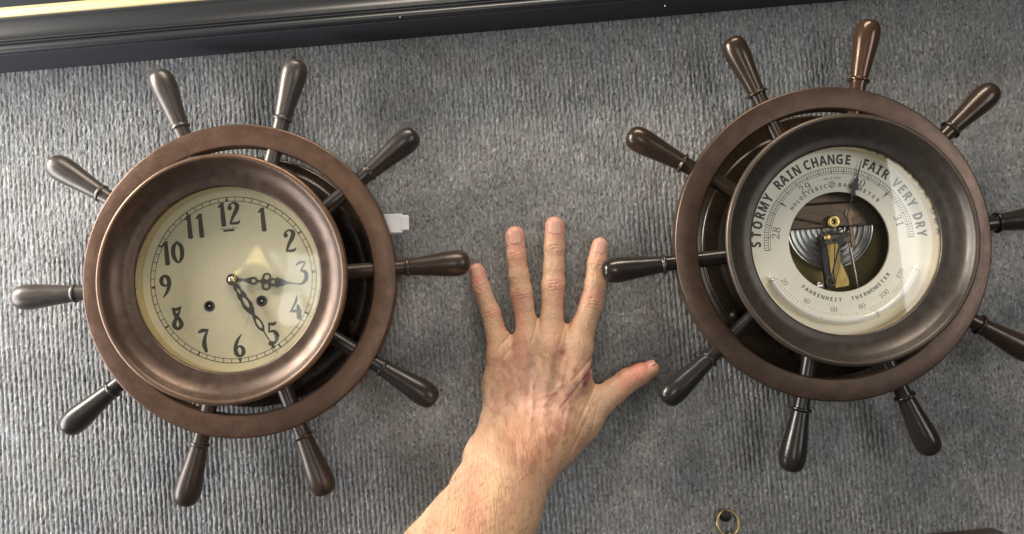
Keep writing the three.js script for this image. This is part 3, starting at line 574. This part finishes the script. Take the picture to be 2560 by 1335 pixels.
  S(1405, 880, 2.4, 1.8, 0.6, [0.36, 0.1, 0.07], 0.7); S(1434, 922, 2, 2.4, -0.6, [0.25, 0.1, 0.07], 0.8); S(1464, 940, 2.6, 5.6, -0.5, purple, 0.95); S(1462, 952, 2.2, 3.4, -0.5, purple, 0.7);
  S(1407, 1012, 1.6, 4.4, -0.7, [0.22, 0.09, 0.06], 0.85); S(1425, 990, 1.3, 5.5, -0.75, [0.26, 0.13, 0.09], 0.65); S(1412, 985, 6, 9, -0.4, [0.36, 0.17, 0.14], 0.4); S(1430, 1000, 5, 8, -0.6, brown, 0.35); S(1400, 1040, 4, 6, -0.5, [0.38, 0.18, 0.16], 0.4);
  S(1245, 1000, 8, 12, 0, brown, 0.22); S(1265, 1075, 14, 7, 0, brown, 0.25); S(1440, 1060, 10, 10, 0, brown, 0.18); S(1340, 1010, 16, 12, 0, [0.66, 0.40, 0.30], 0.45);
  S(1295, 1310, 14, 14, 0.4, [0.52, 0.27, 0.19], 0.2);
  const TW = 980, TH = 1440, hc = P2(1335, 985, 22);
  const skinAt = (i, j) => {
    const x = ux0 + (i + 0.5) / TW * uw, y = uy0 + (j + 0.5) / TH * uh;
    const m1 = vn(x / 0.016, y / 0.02, 71), m2 = vn(x / 0.004, y / 0.006, 72), m3 = hash(i, j, 73), m4 = vn(x / 0.0012, y / 0.0016, 74);
    let c = [0.565, 0.352, 0.222];
    const k = 0.86 + 0.16 * m1 + 0.1 * (m2 - 0.5) + 0.05 * (m3 - 0.5) + 0.07 * (m4 - 0.5); c = c.map((v, q) => v * k * (q === 1 ? 0.97 + 0.05 * vn(x / 0.009, y / 0.009, 75) : 1));
    { // sun-browned, mottled back of the hand
      const hx = (x - hc[0]) / 0.041, hy = (y - hc[1]) / 0.043, q = hx * hx + hy * hy, inside = Math.max(0, Math.min(1, 1.5 - q));
      const a = vn(x / 0.0048 + y / 0.02, y / 0.0075, 77) * 0.6 + vn(x / 0.0022, y / 0.0036, 78) * 0.4, b = Math.max(0, Math.min(1, (a - 0.42) * 4.5));
      const to = vn(x / 0.011, y / 0.013, 79) > 0.5 ? [0.31, 0.165, 0.098] : [0.42, 0.215, 0.138], w = inside * (0.26 + 0.62 * b);
      for (let t = 0; t < 3; t++) c[t] += (to[t] - c[t]) * w;
      const pinkish = 0.16 * Math.max(0, vn(x / 0.013, y / 0.016, 80) * 2 - 0.9); c[1] *= 1 - pinkish; c[2] *= 1 - pinkish * 0.8;
    }
    for (const [sx, sy, rx, ry, an, col, s] of spot) {
      const dx = x - sx, dy = y - sy, ca = Math.cos(an), sa = Math.sin(an), u = (dx * ca + dy * sa) / rx, w = (-dx * sa + dy * ca) / ry, q = u * u + w * w;
      if (q < 4) { const a = s * 1.5 * Math.exp(-q * 0.9) * (0.5 + 1.0 * vn(x / 0.0035, y / 0.005, 76)); for (let t = 0; t < 3; t++) c[t] += (col[t] - c[t]) * Math.min(1, a); }
    }
    return c;
  };
  const skinMap = dataTexture(TW, TH, skinAt, true);
  const skinBump = dataTexture(TW, TH, (i, j) => { const x = i / TW * uw, y = j / TH * uh; const h = 0.5 * vn(x / 0.0009, y / 0.0022 + x / 0.003, 81) + 0.3 * vn(x / 0.0022 + y / 0.004, y / 0.0012, 82) + 0.2 * hash(i, j, 83); return [h, h, h]; });
  for (const t of [skinMap, skinBump]) t.wrapS = t.wrapT = THREE.ClampToEdgeWrapping;
  const skin = new THREE.MeshPhysicalMaterial({ map: skinMap, bumpMap: skinBump, bumpScale: 0.00055, roughness: 0.46, specularIntensity: 0.75, sheen: 0.15, sheenColor: rgb(1, 0.8, 0.65), sheenRoughness: 0.5 });
  const person = thing('person', v3(0, 0, 0), 'bare left hand and forearm pressed flat on the grey carpet wall, fingers spread', 'person');
  part('arm', g, skin, person);
  // nails
  const nailMat = new THREE.MeshPhysicalMaterial({ color: rgb(0.58, 0.32, 0.24), roughness: 0.38, clearcoat: 0.2, clearcoatRoughness: 0.3 });
  const nail = (tip, next, w, len, lift, turn, mat = nailMat) => {
    const t = new THREE.Vector3(tip[0] - next[0], tip[1] - next[1], tip[2] - next[2]).normalize(), up = new THREE.Vector3(turn ? turn[0] : 0, turn ? turn[1] : 0, turn ? turn[2] : 1); up.addScaledVector(t, -up.dot(t)).normalize();
    const side = new THREE.Vector3().crossVectors(t, up), R = tip[3], nu = 14, nv = 14, p = [], ix = [];
    for (let lay = 0; lay < 2; lay++) for (let a = 0; a <= nu; a++) for (let b = 0; b <= nv; b++) {
      const s = a / nu * 2 - 1, q = b / nv, an = s * w / R, round = Math.sqrt(Math.max(0, 1 - Math.pow(Math.abs(s), 2.6))), l0 = -0.62 * len * (0.62 + 0.38 * round), l1 = 0.38 * len * (0.70 + 0.30 * round), l = (l0 + (l1 - l0) * q);
      // stands on the finger's own surface, found along the way out
      const dir = up.clone().multiplyScalar(Math.cos(an)).addScaledVector(side, Math.sin(an)), o = new THREE.Vector3(tip[0], tip[1], tip[2]).addScaledVector(t, l);
      const want = 0.97 * R - Math.max(0, l / R) ** 2 * R * 0.22 + lift - (lay ? 0.5 * mm : 0);
      o.addScaledVector(dir, want); p.push(o.x, o.y, o.z);
    }
    const N = (nu + 1) * (nv + 1);
    for (let a = 0; a < nu; a++) for (let b = 0; b < nv; b++) { const i = a * (nv + 1) + b, j = i + nv + 1; ix.push(i, j, i + 1, i + 1, j, j + 1, N + i, N + i + 1, N + j, N + i + 1, N + j + 1, N + j); }
    const rim = []; for (let b = 0; b < nv; b++) rim.push(b); for (let a = 0; a < nu; a++) rim.push(a * (nv + 1) + nv); for (let b = nv; b > 0; b--) rim.push(nu * (nv + 1) + b); for (let a = nu; a > 0; a--) rim.push(a * (nv + 1));
    rim.forEach((i, k) => { const j = rim[(k + 1) % rim.length]; ix.push(i, j, N + i, j, N + j, N + i); });
    const ng = new THREE.BufferGeometry(); ng.setAttribute('position', new THREE.Float32BufferAttribute(p, 3)); ng.setIndex(ix); ng.computeVertexNormals();
    part('fingernail', ng, mat, person);
  };
  nail(F.pinky[0], F.pinky[1], 4.4 * mm, 10 * mm, 0.35 * mm); nail(F.ring[0], F.ring[1], 5.4 * mm, 12 * mm, 0.35 * mm); nail(F.middle[0], F.middle[1], 5.5 * mm, 12 * mm, 0.35 * mm); nail(F.index[0], F.index[1], 4.8 * mm, 11 * mm, 0.35 * mm);
  nail(F.thumb[0], F.thumb[1], 5 * mm, 14 * mm, 0.4 * mm, [0.35, 0.95, 0.28], new THREE.MeshPhysicalMaterial({ color: rgb(0.50, 0.24, 0.18), roughness: 0.4 }));
  // fine hairs on wrist and forearm
  const hp = [], hi = []; let made = 0;
  const axisDir = new THREE.Vector3().subVectors(at(1292, 1100, 0.045), at(1172, 1342, 0.134)).normalize(), wr = at(1300, 1075, 0.03).y;
  for (let tries = 0; tries < 60000 && made < 1700; tries++) {
    const i = Math.floor(rnd() * pos.length / 3) * 3, y = pos[i + 1]; if (y > wr || y < -0.21 || nor[i + 2] < -0.15) { rnd(); continue; }
    if (y > wr - 0.012 && rnd() > 0.25) continue;
    const N = new THREE.Vector3(nor[i], nor[i + 1], nor[i + 2]), p0 = new THREE.Vector3(pos[i], pos[i + 1], pos[i + 2]), d = axisDir.clone().addScaledVector(N, -axisDir.dot(N)).normalize();
    const yaw = (rnd() - 0.35) * 1.6, sd = new THREE.Vector3().crossVectors(N, d); d.multiplyScalar(Math.cos(yaw)).addScaledVector(sd, Math.sin(yaw));
    const len = (3.5 + rnd() * 6.5) * mm, curl = (rnd() - 0.5) * 0.9, r0 = (0.06 + rnd() * 0.05) * mm, base = hp.length / 3;
    for (let s = 0; s <= 4; s++) {
      const q = s / 4, c = p0.clone().addScaledVector(d, len * q * 0.9).addScaledVector(N, -0.1 * mm + len * (0.42 * q - 0.28 * q * q)).addScaledVector(sd, len * curl * q * q * 0.5), r = r0 * (1 - 0.75 * q);
      for (let a = 0; a < 3; a++) { const w = a * 2.094, o = c.clone().addScaledVector(N, Math.cos(w) * r).addScaledVector(sd, Math.sin(w) * r); hp.push(o.x, o.y, o.z); }
      if (s < 4) for (let a = 0; a < 3; a++) { const b = base + s * 3 + a, c2 = base + s * 3 + (a + 1) % 3; hi.push(b, c2, b + 3, c2, c2 + 3, b + 3); }
    }
    made++;
  }
  const hg = new THREE.BufferGeometry(); hg.setAttribute('position', new THREE.Float32BufferAttribute(hp, 3)); hg.setIndex(hi); hg.computeVertexNormals();
  part('arm_hair', hg, new THREE.MeshStandardMaterial({ color: rgb(0.24, 0.15, 0.08), roughness: 0.4 }), person).userData.kind = 'stuff';
  console.log('hand', pos.length / 3, idx.length / 3, active.length, made);
}

renderer.render(scene, camera);
